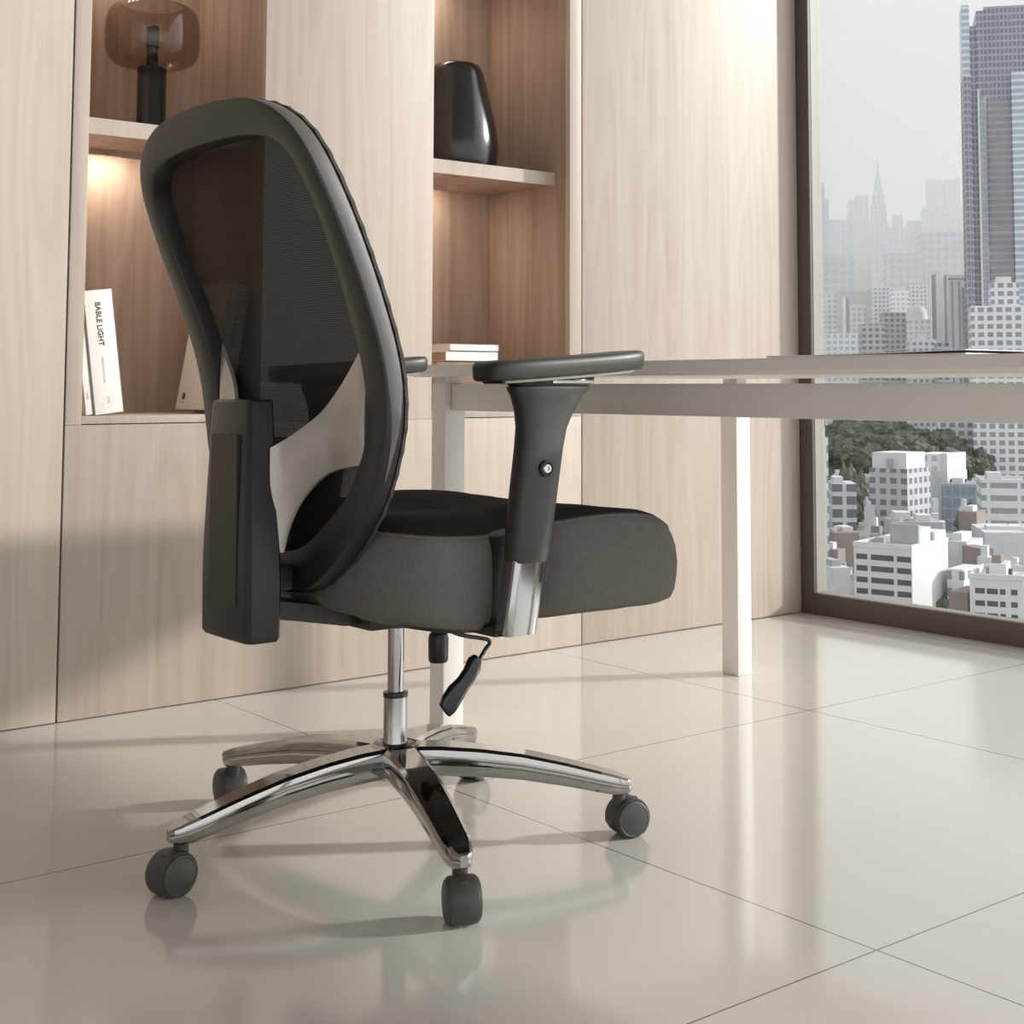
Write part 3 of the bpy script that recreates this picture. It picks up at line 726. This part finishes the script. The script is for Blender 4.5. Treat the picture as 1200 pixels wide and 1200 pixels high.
def facade(name, wall, glass, bay, flo, mu, mv, rough=.6, grough=.25):
    """wall with a grid of windows: bay x floor metres, mu / mv = share of wall between windows"""
    m = pbr(name, wall, rough); b = m.node_tree.nodes['Principled BSDF']
    tc = N(m, 'ShaderNodeTexCoord'); sp_ = N(m, 'ShaderNodeSeparateXYZ'); L(m, tc.outputs['Object'], sp_.inputs[0])
    u = N(m, 'ShaderNodeMath', operation='ADD'); L(m, sp_.outputs['X'], u.inputs[0]); L(m, sp_.outputs['Y'], u.inputs[1])
    def inside(src, size, gap):
        d = N(m, 'ShaderNodeMath', operation='DIVIDE'); L(m, src, d.inputs[0]); d.inputs[1].default_value = size
        f = N(m, 'ShaderNodeMath', operation='FRACT'); L(m, d.outputs[0], f.inputs[0])
        s = N(m, 'ShaderNodeMath', operation='SUBTRACT'); L(m, f.outputs[0], s.inputs[0]); s.inputs[1].default_value = .5
        a = N(m, 'ShaderNodeMath', operation='ABSOLUTE'); L(m, s.outputs[0], a.inputs[0])
        l = N(m, 'ShaderNodeMath', operation='LESS_THAN'); L(m, a.outputs[0], l.inputs[0]); l.inputs[1].default_value = .5 - gap / 2
        return l.outputs[0]
    a = inside(u.outputs[0], bay, mu); c = inside(sp_.outputs['Z'], flo, mv)
    mm = N(m, 'ShaderNodeMath', operation='MULTIPLY'); L(m, a, mm.inputs[0]); L(m, c, mm.inputs[1])
    g = N(m, 'ShaderNodeNewGeometry'); gs = N(m, 'ShaderNodeSeparateXYZ'); L(m, g.outputs['True Normal'], gs.inputs[0])
    lt = N(m, 'ShaderNodeMath', operation='LESS_THAN'); L(m, gs.outputs['Z'], lt.inputs[0]); lt.inputs[1].default_value = .5
    m2 = N(m, 'ShaderNodeMath', operation='MULTIPLY'); L(m, mm.outputs[0], m2.inputs[0]); L(m, lt.outputs[0], m2.inputs[1])
    nz = N(m, 'ShaderNodeTexNoise'); nz.inputs['Scale'].default_value = .35; nz.inputs['Detail'].default_value = 3; L(m, tc.outputs['Object'], nz.inputs['Vector'])
    v = N(m, 'ShaderNodeMix', data_type='RGBA', blend_type='OVERLAY'); v.inputs[0].default_value = .25; v.inputs[6].default_value = (*wall, 1); L(m, nz.outputs['Fac'], v.inputs[7])
    x = N(m, 'ShaderNodeMix', data_type='RGBA'); L(m, m2.outputs[0], x.inputs[0]); L(m, v.outputs[2], x.inputs[6]); x.inputs[7].default_value = (*glass, 1)
    L(m, x.outputs[2], b.inputs['Base Color'])
    r = N(m, 'ShaderNodeMix', data_type='FLOAT'); L(m, m2.outputs[0], r.inputs[0]); r.inputs[2].default_value = rough; r.inputs[3].default_value = grough; L(m, r.outputs[0], b.inputs['Roughness'])
    return m
WH = (.58, .58, .59); GL = (.16, .18, .21)
FM = {
 'white': noisy(pbr('white_render', WH, .8), (.3, .3, .3), (.55, .55, .56), (.61, .61, .62)),
 'conc': noisy(pbr('concrete', (.52, .53, .55), .85), (.3, .3, .3), (.47, .48, .50), (.57, .58, .60)),
 'brown': noisy(pbr('brown_render', (.24, .20, .19), .85), (.3, .3, .3), (.21, .175, .165), (.27, .225, .215)),
 'grey': noisy(pbr('grey_roofing', (.34, .35, .37), .85), (.3, .3, .3), (.30, .31, .33), (.38, .39, .41)),
 'dark': noisy(pbr('dark_window', (.06, .065, .075), .3), (.3, .3, .3), (.05, .055, .065), (.07, .075, .085)),
 'white_grid': facade('white_grid', WH, (.22, .24, .27), 3.0, 3.1, .45, .5),
 'white_band': facade('white_band', WH, (.14, .15, .17), 60, 3.4, .02, .55),
 'white_bay': facade('white_bay', (.60, .61, .63), (.25, .27, .30), 8.0, 3.4, .12, .55),
 'grey_grid': facade('grey_grid', (.40, .42, .45), (.13, .145, .17), 3.4, 3.2, .40, .45),
 'dark_grid': facade('dark_grid', (.46, .48, .51), (.12, .13, .15), 4.2, 3.4, .25, .34),
 'slab_grid': facade('slab_grid', (.66, .69, .73), (.25, .27, .31), 4.0, 3.7, .36, .42),
 'pale_grid': facade('pale_grid', (.74, .76, .79), (.46, .50, .55), 3.4, 3.4, .4, .45),
 'stripe': facade('stripe', (.80, .82, .85), (.30, .33, .39), 9.0, 900, .55, 0),
 'glass': facade('glass', (.30, .33, .38), (.22, .25, .30), 2.4, 3.6, .16, .2, .35, .15),
 'tower': facade('tower', (.27, .29, .34), (.12, .14, .18), 2.2, 3.8, .28, .34, .4, .18),
 'tower_pale': facade('tower_pale', (.55, .60, .66), (.30, .36, .42), 60, 3.8, .0, .40, .4, .2),
 'shaft': facade('shaft', (.24, .24, .27), (.17, .17, .20), 60, 3.8, .0, .4, .4, .2),
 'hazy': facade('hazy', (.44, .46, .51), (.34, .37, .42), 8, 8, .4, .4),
}
FOOT = []
def free(px, dist, r):
    c = wp(px, dist)
    return all(math.hypot(c.x - x, c.y - y) > (r + q) * .86 for x, y, q in FOOT)
def building(label, x0, x1, yt, dist, mat, depth=None, yaw=8, roof=(), cat='building', group=None, gz=GZ, name='building', below=None, body='body'):
    c = wp((x0 + x1) / 2, dist); W = (x1 - x0) * dist / F_PX; D = depth or max(W * .8, 10); h = hz(yt, dist) - gz
    t = thing(name, label, cat, (c.x, c.y, gz), group, -HEAD - math.atan(((x0 + x1) / 2 - PPX) / F_PX) + rad(yaw))
    MB().box(-W / 2, W / 2, 0, D, 0, h).obj('body', FM[mat], t, smooth=False)
    FOOT.append((c.x - math.sin(t.rotation_euler.z) * D / 2, c.y + math.cos(t.rotation_euler.z) * D / 2, .5 * math.hypot(W, D)))
    if dist < 480 and W > 5:      # plant and hatches on the near roofs
        rr = random.Random(int(x0 * 7 + yt))
        for q in range(4):
            u, v_, a_ = rr.uniform(.08, .85), rr.uniform(.1, .85), rr.uniform(.4, 1.0)
            MB().box(-W / 2 + u * W, -W / 2 + u * W + a_, v_ * D, v_ * D + a_, h - .02, h + rr.uniform(.4, 1.3)).obj('roof_vent', FM[rr.choice(('white', 'grey', 'conc', 'dark'))], t, smooth=False)
    for r in roof:   # (name, material, x0, x1, y0, y1 shares, height, base offset)
        n_, m_, a, b_, d0, d1, hh, off = r
        MB().box(-W / 2 + a * W, -W / 2 + b_ * W, d0 * D, d1 * D, h + off - .02, h + off + hh).obj(n_, FM[m_], t, smooth=False)
    return t, W, D, h
def parapet(t, W, D, h, mat='white', k=.4, hh=.9):
    m = MB(); m.box(-W / 2 - .1, W / 2 + .1, -.1, k, h, h + hh); m.box(-W / 2 - .1, W / 2 + .1, D - k, D + .1, h, h + hh); m.box(-W / 2 - .1, -W / 2 + k, k, D - k, h, h + hh); m.box(W / 2 - k, W / 2 + .1, k, D - k, h, h + hh)
    m.obj('parapet', FM[mat], t, smooth=False)
def windows(t, W, rows, cols, z1, dz, wh, proud=.12):
    for i in range(rows):
        for a, b in cols:
            MB().box(-W / 2 + a * W, -W / 2 + b * W, -proud * .3, .3, z1 - i * dz - wh, z1 - i * dz).obj('window', FM['dark'], t, smooth=False)

# nearest blocks
t, W, D, h = building('white office block with five dark window bands, just above the window rail', 994, 1066, 640, 262, 'white', 17, -24, [('roof_box', 'conc', .55, .95, .25, .6, 3.4, 0), ('roof_box', 'white', .70, 1.0, .62, .95, 2.4, 0), ('roof_frame', 'grey', .50, .99, .2, .24, 4.2, 0), ('vent_box', 'grey', .1, .25, .4, .6, 1.2, 0)])
parapet(t, W, D, h); windows(t, W, 8, [(.045, .24), (.30, .69), (.75, .985)], h - 1.2, 2.06, .98)
t, W, D, h = building('white block with four rows of small dark windows at the lower window corner', 1131, 1192, 676, 245, 'white', 14, -8, [('roof_box', 'white', .30, .62, .3, .7, 2.2, 0), ('roof_box', 'brown', .34, .52, .35, .6, 3.6, 0)])
parapet(t, W, D, h); windows(t, W, 7, [(.10, .28), (.32, .52), (.56, .66), (.76, .88)], h - 1.5, 2.05, .9)
t, W, D, h = building('narrow white tower with small balconies along the window jamb', 957, 969, 512, 300, 'white_grid', 6, 20, [('roof_box', 'white', .2, .9, .2, .8, 2, 0)])
building('dark grid block between the narrow white tower and the grey mid-rise', 973, 1001, 566, 385, 'dark_grid', 14, 6, [('roof_box', 'conc', .1, .5, .2, .7, 1.6, 0)])
building('brown roofed low building behind the white office block, at its left', 974, 1004, 622, 325, 'brown', 12, 18, [('roof_box', 'conc', .5, .9, .2, .6, 1.0, 0)])
t, W, D, h = building('grey mid-rise with a white box on its roof below the park trees', 1014, 1062, 548, 430, 'grey_grid', 16, -26, [('roof_box', 'white', .02, .92, .1, .9, 4.6, 0), ('roof_box', 'grey', .42, .58, .05, .1, 2.2, .6)])
building('grey windowless block with a pale top and a bright white side', 1068, 1108, 551, 470, 'conc', 16, -24, [('roof_box', 'pale_grid', .0, .8, .05, .95, 5.5, 0), ('roof_box', 'white', .8, 1.0, .0, .95, 5.8, 0)])
building('blue grey glass block left of the wide white banded office', 1100, 1143, 566, 455, 'glass', 18, -10, [('roof_box', 'conc', .2, .5, .3, .6, 1.5, 0)])
t, W, D, h = building('wide white office with long window bands at the right edge of the window', 1148, 1232, 565, 392, 'white_bay', 18, 6, [('roof_box', 'conc', .1, .3, .3, .7, 2.4, 0)])
parapet(t, W, D, h)
building('low grey roofed hall in front of the wide white banded office', 1150, 1230, 622, 330, 'conc', 22, 10, [('skylight', 'white', .1, .9, .3, .5, .8, 0)])
building('brown stair tower rising between the pale rooftops', 1119, 1140, 598, 352, 'brown', 8, -16, [('roof_box', 'white', .3, .7, .2, .7, 1.3, 0)])
building('brown box roofed house right of the brown stair tower', 1142, 1160, 640, 292, 'brown', 7, 30)
building('rounded pale grey house right of the white office block', 1104, 1128, 632, 300, 'conc', 10, -20, [('roof_box', 'white', .1, .6, .2, .8, 1.5, 0)])
building('small white house below the pale grey one, beside the white office block', 1104, 1124, 664, 268, 'white_grid', 9, -20)
building('brown walled house between the two white window blocks', 1106, 1128, 690, 252, 'brown', 9, -20)
building('white low building left of the white office block, at the window jamb', 972, 994, 662, 278, 'white', 10, 26, [('roof_box', 'grey', .2, .7, .2, .7, 1.2, 0)])
building('grey low block behind the roof frame of the white office block', 1042, 1100, 610, 335, 'grey', 12, 10, [('roof_box', 'conc', .1, .4, .2, .7, 2.0, 0), ('roof_box', 'conc', .55, .8, .2, .7, 1.4, 0)])
building('pale apartment slab with a regular window grid, stepped at the foot of the dark tower', 1140, 1236, 358, 640, 'slab_grid', 30, 4, [('roof_box', 'slab_grid', .25, .58, .1, .9, 10.5, 0), ('roof_box', 'white', .32, .50, .3, .8, 13.5, 0)])
building('lower wing of the apartment slab with window grid, behind the park', 1097, 1141, 470, 660, 'slab_grid', 24, 4)

# the dark tower
t, W, D, h = building('tall dark glass tower at the right edge of the sky', 1153, 1245, 4, 780, 'tower', 36, 5, [('crown_panel', 'tower', .10, 1, .0, .3, 2, 0)], name='tower', cat='tower')
for (a, b, yt_, m_, pr, nm_) in ((-.19, -.09, -2, 'tower_pale', 3.0, 'corner_bay'), (-.19, -.10, 85, 'tower', 4.0, 'corner_bay'), (-.09, .0, 22, 'tower', -1.0, 'recess_panel'), (.02, .10, 110, 'glass', 2.2, 'window_bay'), (-.005, .02, 100, 'white', 2.6, 'pier'), (.12, .40, 112, 'shaft', .3, 'shaft_panel'), (.42, 1.02, 80, 'tower_pale', 2.0, 'window_bay')):
    MB().box(-W / 2 + a * W, -W / 2 + b * W, -pr, D * .5, 0, hz(yt_, 780) - GZ).obj(nm_, FM[m_], t, smooth=False)

# middle distance
t, W, D, h = building('white portal framed block with a recessed grey front, at mid distance', 984, 1022, 341, 900, 'white', 24, 6, name='tower', cat='tower')
MB().box(-W * .18, W * .28, -.6, .5, 0, h - 9).obj('recess_panel', FM['pale_grid'], t, smooth=False); MB().box(-W * .40, -W * .22, -.5, .5, 0, h - 4).obj('recess_panel', FM['stripe'], t, smooth=False)
building('white slab left of the portal framed block', 967, 984, 345, 930, 'pale_grid', 20, 6)
building('grey low slab under the portal framed block, above the desk', 968, 1010, 391, 800, 'pale_grid', 18, 6)
building('square grey block right of the portal framed block, above the desk', 1011, 1037, 380, 760, 'grey_grid', 18, 8)
building('dark grey block between the square grey block and the pale dome roof', 1036, 1062, 366, 860, 'grey_grid', 20, 8)
t, W, D, h = building('pale block with a rounded dome roof at mid distance', 1064, 1091, 374, 850, 'pale_grid', 14, 8)
MB().lathe([(W * .46, h - .5), (W * .44, h + 3), (W * .36, h + 6.5), (W * .2, h + 8.6), (0, h + 9.2)], 28, at=(0, D / 2, 0)).obj('dome', FM['white'], t)
building('pale striped tower left of the white twin-striped tower', 1093, 1112, 322, 880, 'stripe', 20, 6, [('roof_box', 'conc', .2, .7, .3, .7, 2.5, 0)], name='tower', cat='tower')
t, W, D, h = building('white tower with dark vertical stripes beside the dark glass tower', 1113, 1139, 322, 860, 'white', 22, 5, [('roof_box', 'grey', .0, 1, .0, .9, 1.0, -3)], name='tower', cat='tower')
for a, b in ((.12, .20), (.42, .50), (.58, .74)): MB().box(-W / 2 + a * W, -W / 2 + b * W, -.4, .4, 0, h - (8 if a > .5 else 4)).obj('window', FM['glass'], t, smooth=False)
building('low white block under the striped towers, above the desk', 1066, 1098, 398, 720, 'white_grid', 16, 8, [('roof_box', 'conc', .3, .6, .2, .6, 3, 0)])
building('small grey block under the pale striped tower', 1098, 1112, 402, 700, 'grey_grid', 12, 8)
building('white block right of the portal framed block, mid distance', 1024, 1044, 336, 1050, 'white_grid', 18, 8)
building('white slab before the dome roofed block, mid distance', 1046, 1066, 340, 1020, 'pale_grid', 18, 8)
building('pale block behind the dome roofed block', 1066, 1090, 332, 1080, 'white_grid', 18, 8)

# far skyline in the haze
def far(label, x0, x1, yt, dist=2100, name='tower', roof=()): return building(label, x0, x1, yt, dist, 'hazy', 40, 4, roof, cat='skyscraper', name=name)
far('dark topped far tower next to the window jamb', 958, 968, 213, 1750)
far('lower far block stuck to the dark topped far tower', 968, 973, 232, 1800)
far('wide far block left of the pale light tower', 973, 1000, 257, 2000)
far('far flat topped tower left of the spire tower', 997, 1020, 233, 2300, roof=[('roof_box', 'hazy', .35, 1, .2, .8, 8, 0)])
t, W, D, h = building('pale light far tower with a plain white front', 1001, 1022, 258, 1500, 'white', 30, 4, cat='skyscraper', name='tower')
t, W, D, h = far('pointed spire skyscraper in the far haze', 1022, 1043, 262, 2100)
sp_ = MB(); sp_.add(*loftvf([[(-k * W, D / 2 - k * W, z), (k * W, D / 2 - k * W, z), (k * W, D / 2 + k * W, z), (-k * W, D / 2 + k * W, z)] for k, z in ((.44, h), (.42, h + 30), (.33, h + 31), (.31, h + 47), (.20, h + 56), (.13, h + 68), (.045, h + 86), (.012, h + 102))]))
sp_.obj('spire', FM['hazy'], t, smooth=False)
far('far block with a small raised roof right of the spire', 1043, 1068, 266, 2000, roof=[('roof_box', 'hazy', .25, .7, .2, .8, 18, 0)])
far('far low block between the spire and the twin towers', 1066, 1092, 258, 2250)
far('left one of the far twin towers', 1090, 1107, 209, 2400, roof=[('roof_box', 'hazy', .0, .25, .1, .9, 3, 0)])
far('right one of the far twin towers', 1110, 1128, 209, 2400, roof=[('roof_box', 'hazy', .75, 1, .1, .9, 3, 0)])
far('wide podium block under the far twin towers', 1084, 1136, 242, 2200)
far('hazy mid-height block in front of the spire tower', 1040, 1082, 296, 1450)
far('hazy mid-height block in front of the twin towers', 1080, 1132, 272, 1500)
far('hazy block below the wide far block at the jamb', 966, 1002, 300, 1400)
# crowded low rooftops
rnd = random.Random(11)
n_ = 0
for i in range(900):
    px = rnd.uniform(958, 1215); d = rnd.uniform(285, 585); wpx = rnd.uniform(10, 22) * 350 / d
    wm = wpx * d / F_PX; dm = wm * rnd.uniform(.8, 1.2)
    if n_ >= 46: break
    if not free(px + wpx / 2, d + dm / 2, .5 * math.hypot(wm, dm)) or abs(px - 1022) * d / F_PX < 62 and d > 590: continue
    n_ += 1
    hh = rnd.uniform(7, 14); yt = 452 + (H - (GZ + hh)) / d * F_PX
    building('small plain building crowded among the low city rooftops', px, px + wpx, yt, d, rnd.choice(('white', 'conc', 'white_grid', 'grey_grid', 'white', 'conc', 'brown')), dm, rnd.uniform(-30, 10), [('roof_box', rnd.choice(('white', 'conc', 'grey')), .2, .6, .2, .7, rnd.uniform(1, 2.2), 0)], group='small buildings among the low rooftops')
n_ = 0
for i in range(900):
    px = rnd.uniform(955, 1150); d = rnd.uniform(820, 1380); yt = rnd.uniform(375, 440); wpx = rnd.uniform(10, 22); wm = wpx * d / F_PX
    if n_ >= 26: break
    if not free(px + wpx / 2, d + 8, .5 * math.hypot(wm, 16)): continue
    n_ += 1
    building('pale distant block crowded behind the desk top line', px, px + wpx, yt, d, rnd.choice(('pale_grid', 'white_grid', 'grey_grid', 'white')), 16, rnd.uniform(-8, 8), [('roof_box', 'conc', .2, .6, .2, .7, 3, 0)], group='pale blocks at the foot of the skyline')

# park trees
M['leaf'] = noisy(pbr('tree_leaf', (.085, .12, .07), .8), (.9, .9, .9), (.05, .066, .05), (.13, .155, .115), .35, .65, 5, bump=.4, dist=.3)
M['bark'] = noisy(pbr('tree_bark', (.12, .09, .07), .9), (4, 4, 1), (.10, .07, .055), (.15, .115, .09), bump=.2)
def crown(seed, cone=False):
    r = random.Random(seed); m = MB()
    bm = bmesh.new(); bmesh.ops.create_icosphere(bm, subdivisions=4, radius=1)
    from mathutils import noise
    off = Vector((seed * 3.1, seed * 1.7, 0))
    for v in bm.verts:
        n = v.co.normalized(); k = 1 + .38 * noise.noise(n * 2.1 + off) + .26 * noise.noise(n * 5.5 + off) + .16 * noise.noise(n * 12 + off)
        v.co = n * k
        if cone: s = 1 - .42 * (v.co.z + 1); v.co.x *= max(s, .05); v.co.y *= max(s, .05); v.co.z *= 1.5
    bm.verts.index_update(); V = [v.co.copy() for v in bm.verts]; F = [[v.index for v in f.verts] for f in bm.faces]; bm.free()
    return V, F
protos = {}
def tree(px, yt, d, size, kind, label, group):
    if kind not in protos:
        t = thing('tree', label, 'tree', (0, 0, 0), group)
        V, F = crown(kind + 1, kind == 2); V = [Vector((v.x * .5, v.y * .5, v.z * (.42 if kind != 2 else .33) + .55)) for v in V]
        link('foliage', V, F, M['leaf'], t)
        MB().lathe([(0, 0), (.05, 0), (.035, .2), (.02, .5), (0, .55)], 10).obj('trunk', M['bark'], t)
        protos[kind] = t
    else:
        src = protos[kind]; t = src.copy(); COL.objects.link(t)
        for c in list(src.children):
            q = c.copy(); q.parent = t; COL.objects.link(q)
    t['label'] = label; t['group'] = group
    c = wp(px, d); top = hz(yt, d) - GZ; t.location = (c.x, c.y, GZ + max(0, top - size)); t.scale = (size, size, size); t.rotation_euler = (0, 0, px * .37)
    return t
# wooded hill of the park
hc = wp(1022, 655); HR = 52.0; HH = 17.0
def hill_z(x, y):
    q = (Vector((x, y, 0)) - Vector((hc.x, hc.y, 0))); u = q.dot(Rv) / HR; v_ = q.dot(Fv) / 40.0
    return HH * max(0, 1 - (u * u + v_ * v_)) ** .8
Vh = []; nH = 24
for i in range(nH + 1):
    for j in range(nH + 1):
        P = hc + Rv * (HR * 1.02 * (i / nH * 2 - 1)) + Fv * (40.8 * (j / nH * 2 - 1))
        Vh.append((P.x, P.y, GZ + .05 + hill_z(P.x, P.y)))
tag(link('park_hill', Vh, [(i * (nH + 1) + j, (i + 1) * (nH + 1) + j, (i + 1) * (nH + 1) + j + 1, i * (nH + 1) + j + 1) for i in range(nH) for j in range(nH)], noisy(pbr('hill_grass', (.12, .15, .09), .9), (.2, .2, .2), (.09, .115, .07), (.16, .19, .12))), kind='structure')
for i in range(78):
    a_ = rnd.uniform(0, 2 * PI); r_ = math.sqrt(rnd.uniform(0, .95))
    P = hc + Rv * (HR * r_ * math.cos(a_)) + Fv * (40 * r_ * math.sin(a_) - 2)
    px = PPX + F_PX * P.dot(Rv) / P.dot(Fv)
    t = tree(px, 500, P.dot(Fv), rnd.uniform(10, 16), i % 2, 'dark leafy park tree in the grove behind the grey mid-rise', 'trees of the park')
    t.location.z = GZ + hill_z(P.x, P.y) - .3
for px, d, s in ((986, 520, 16), (996, 505, 17), (1006, 500, 15), (992, 470, 12)):
    yt = 452 + (H - (GZ + s)) / d * F_PX
    tree(px, yt, d, s, 2, 'pointed conifer standing left of the grey mid-rise', 'conifers left of the grey mid-rise')
for px, d, s in ((1140, 430, 11), (1172, 480, 14), (1195, 470, 13), (1120, 480, 12), (1180, 300, 8), (1100, 270, 7), (1122, 255, 7)):
    yt = 452 + (H - (GZ + s)) / d * F_PX
    tree(px, yt, d, s, (px // 3) % 2, 'dark round tree between the lower city blocks', 'trees between the city blocks')

# ground and haze
gs = [wp(-9000, 150) for _ in range(1)]
gm = noisy(pbr('city_ground', (.30, .30, .30), .9), (.02, .02, .02), (.22, .23, .22), (.40, .40, .40), .35, .65, 6)
V = []; rows = []
for d in (90, 7000):
    for s in (-1, 1): V.append(Fv * d + Rv * (d * .30 + s * (d * .25 + 260)) + Vector((0, 0, GZ)))
tag(link('city_ground', V, [(0, 1, 3, 2)], gm, smooth=False), kind='structure')
hm = bpy.data.materials.new('haze'); hm.use_nodes = True; hm.node_tree.nodes.clear()
ho = N(hm, 'ShaderNodeOutputMaterial'); hs = N(hm, 'ShaderNodeVolumeScatter'); hs.inputs['Color'].default_value = (.69, .697, .715, 1); hs.inputs['Density'].default_value = HAZE; hs.inputs['Anisotropy'].default_value = .1
ha = N(hm, 'ShaderNodeVolumeAbsorption'); ha.inputs['Color'].default_value = (0, 0, 0, 1); ha.inputs['Density'].default_value = HAZE * .30
hd_ = N(hm, 'ShaderNodeAddShader'); L(hm, hs.outputs[0], hd_.inputs[0]); L(hm, ha.outputs[0], hd_.inputs[1]); L(hm, hd_.outputs[0], ho.inputs['Volume'])
V = []
for z in (GZ + .5, 640):
    for d in (690, 3600):
        for s in (-1, 1): V.append(Fv * d + Rv * (d * .235 + s * (d * .06 + 110)) + Vector((0, 0, z)))
hzo = link('haze', V, [(0, 1, 3, 2), (4, 5, 7, 6), (0, 1, 5, 4), (2, 3, 7, 6), (0, 2, 6, 4), (1, 3, 7, 5)], hm, smooth=False)
tag(hzo, 'pale haze hanging over the distant city', 'haze', kind='stuff')
S.cycles.volume_bounces = 2
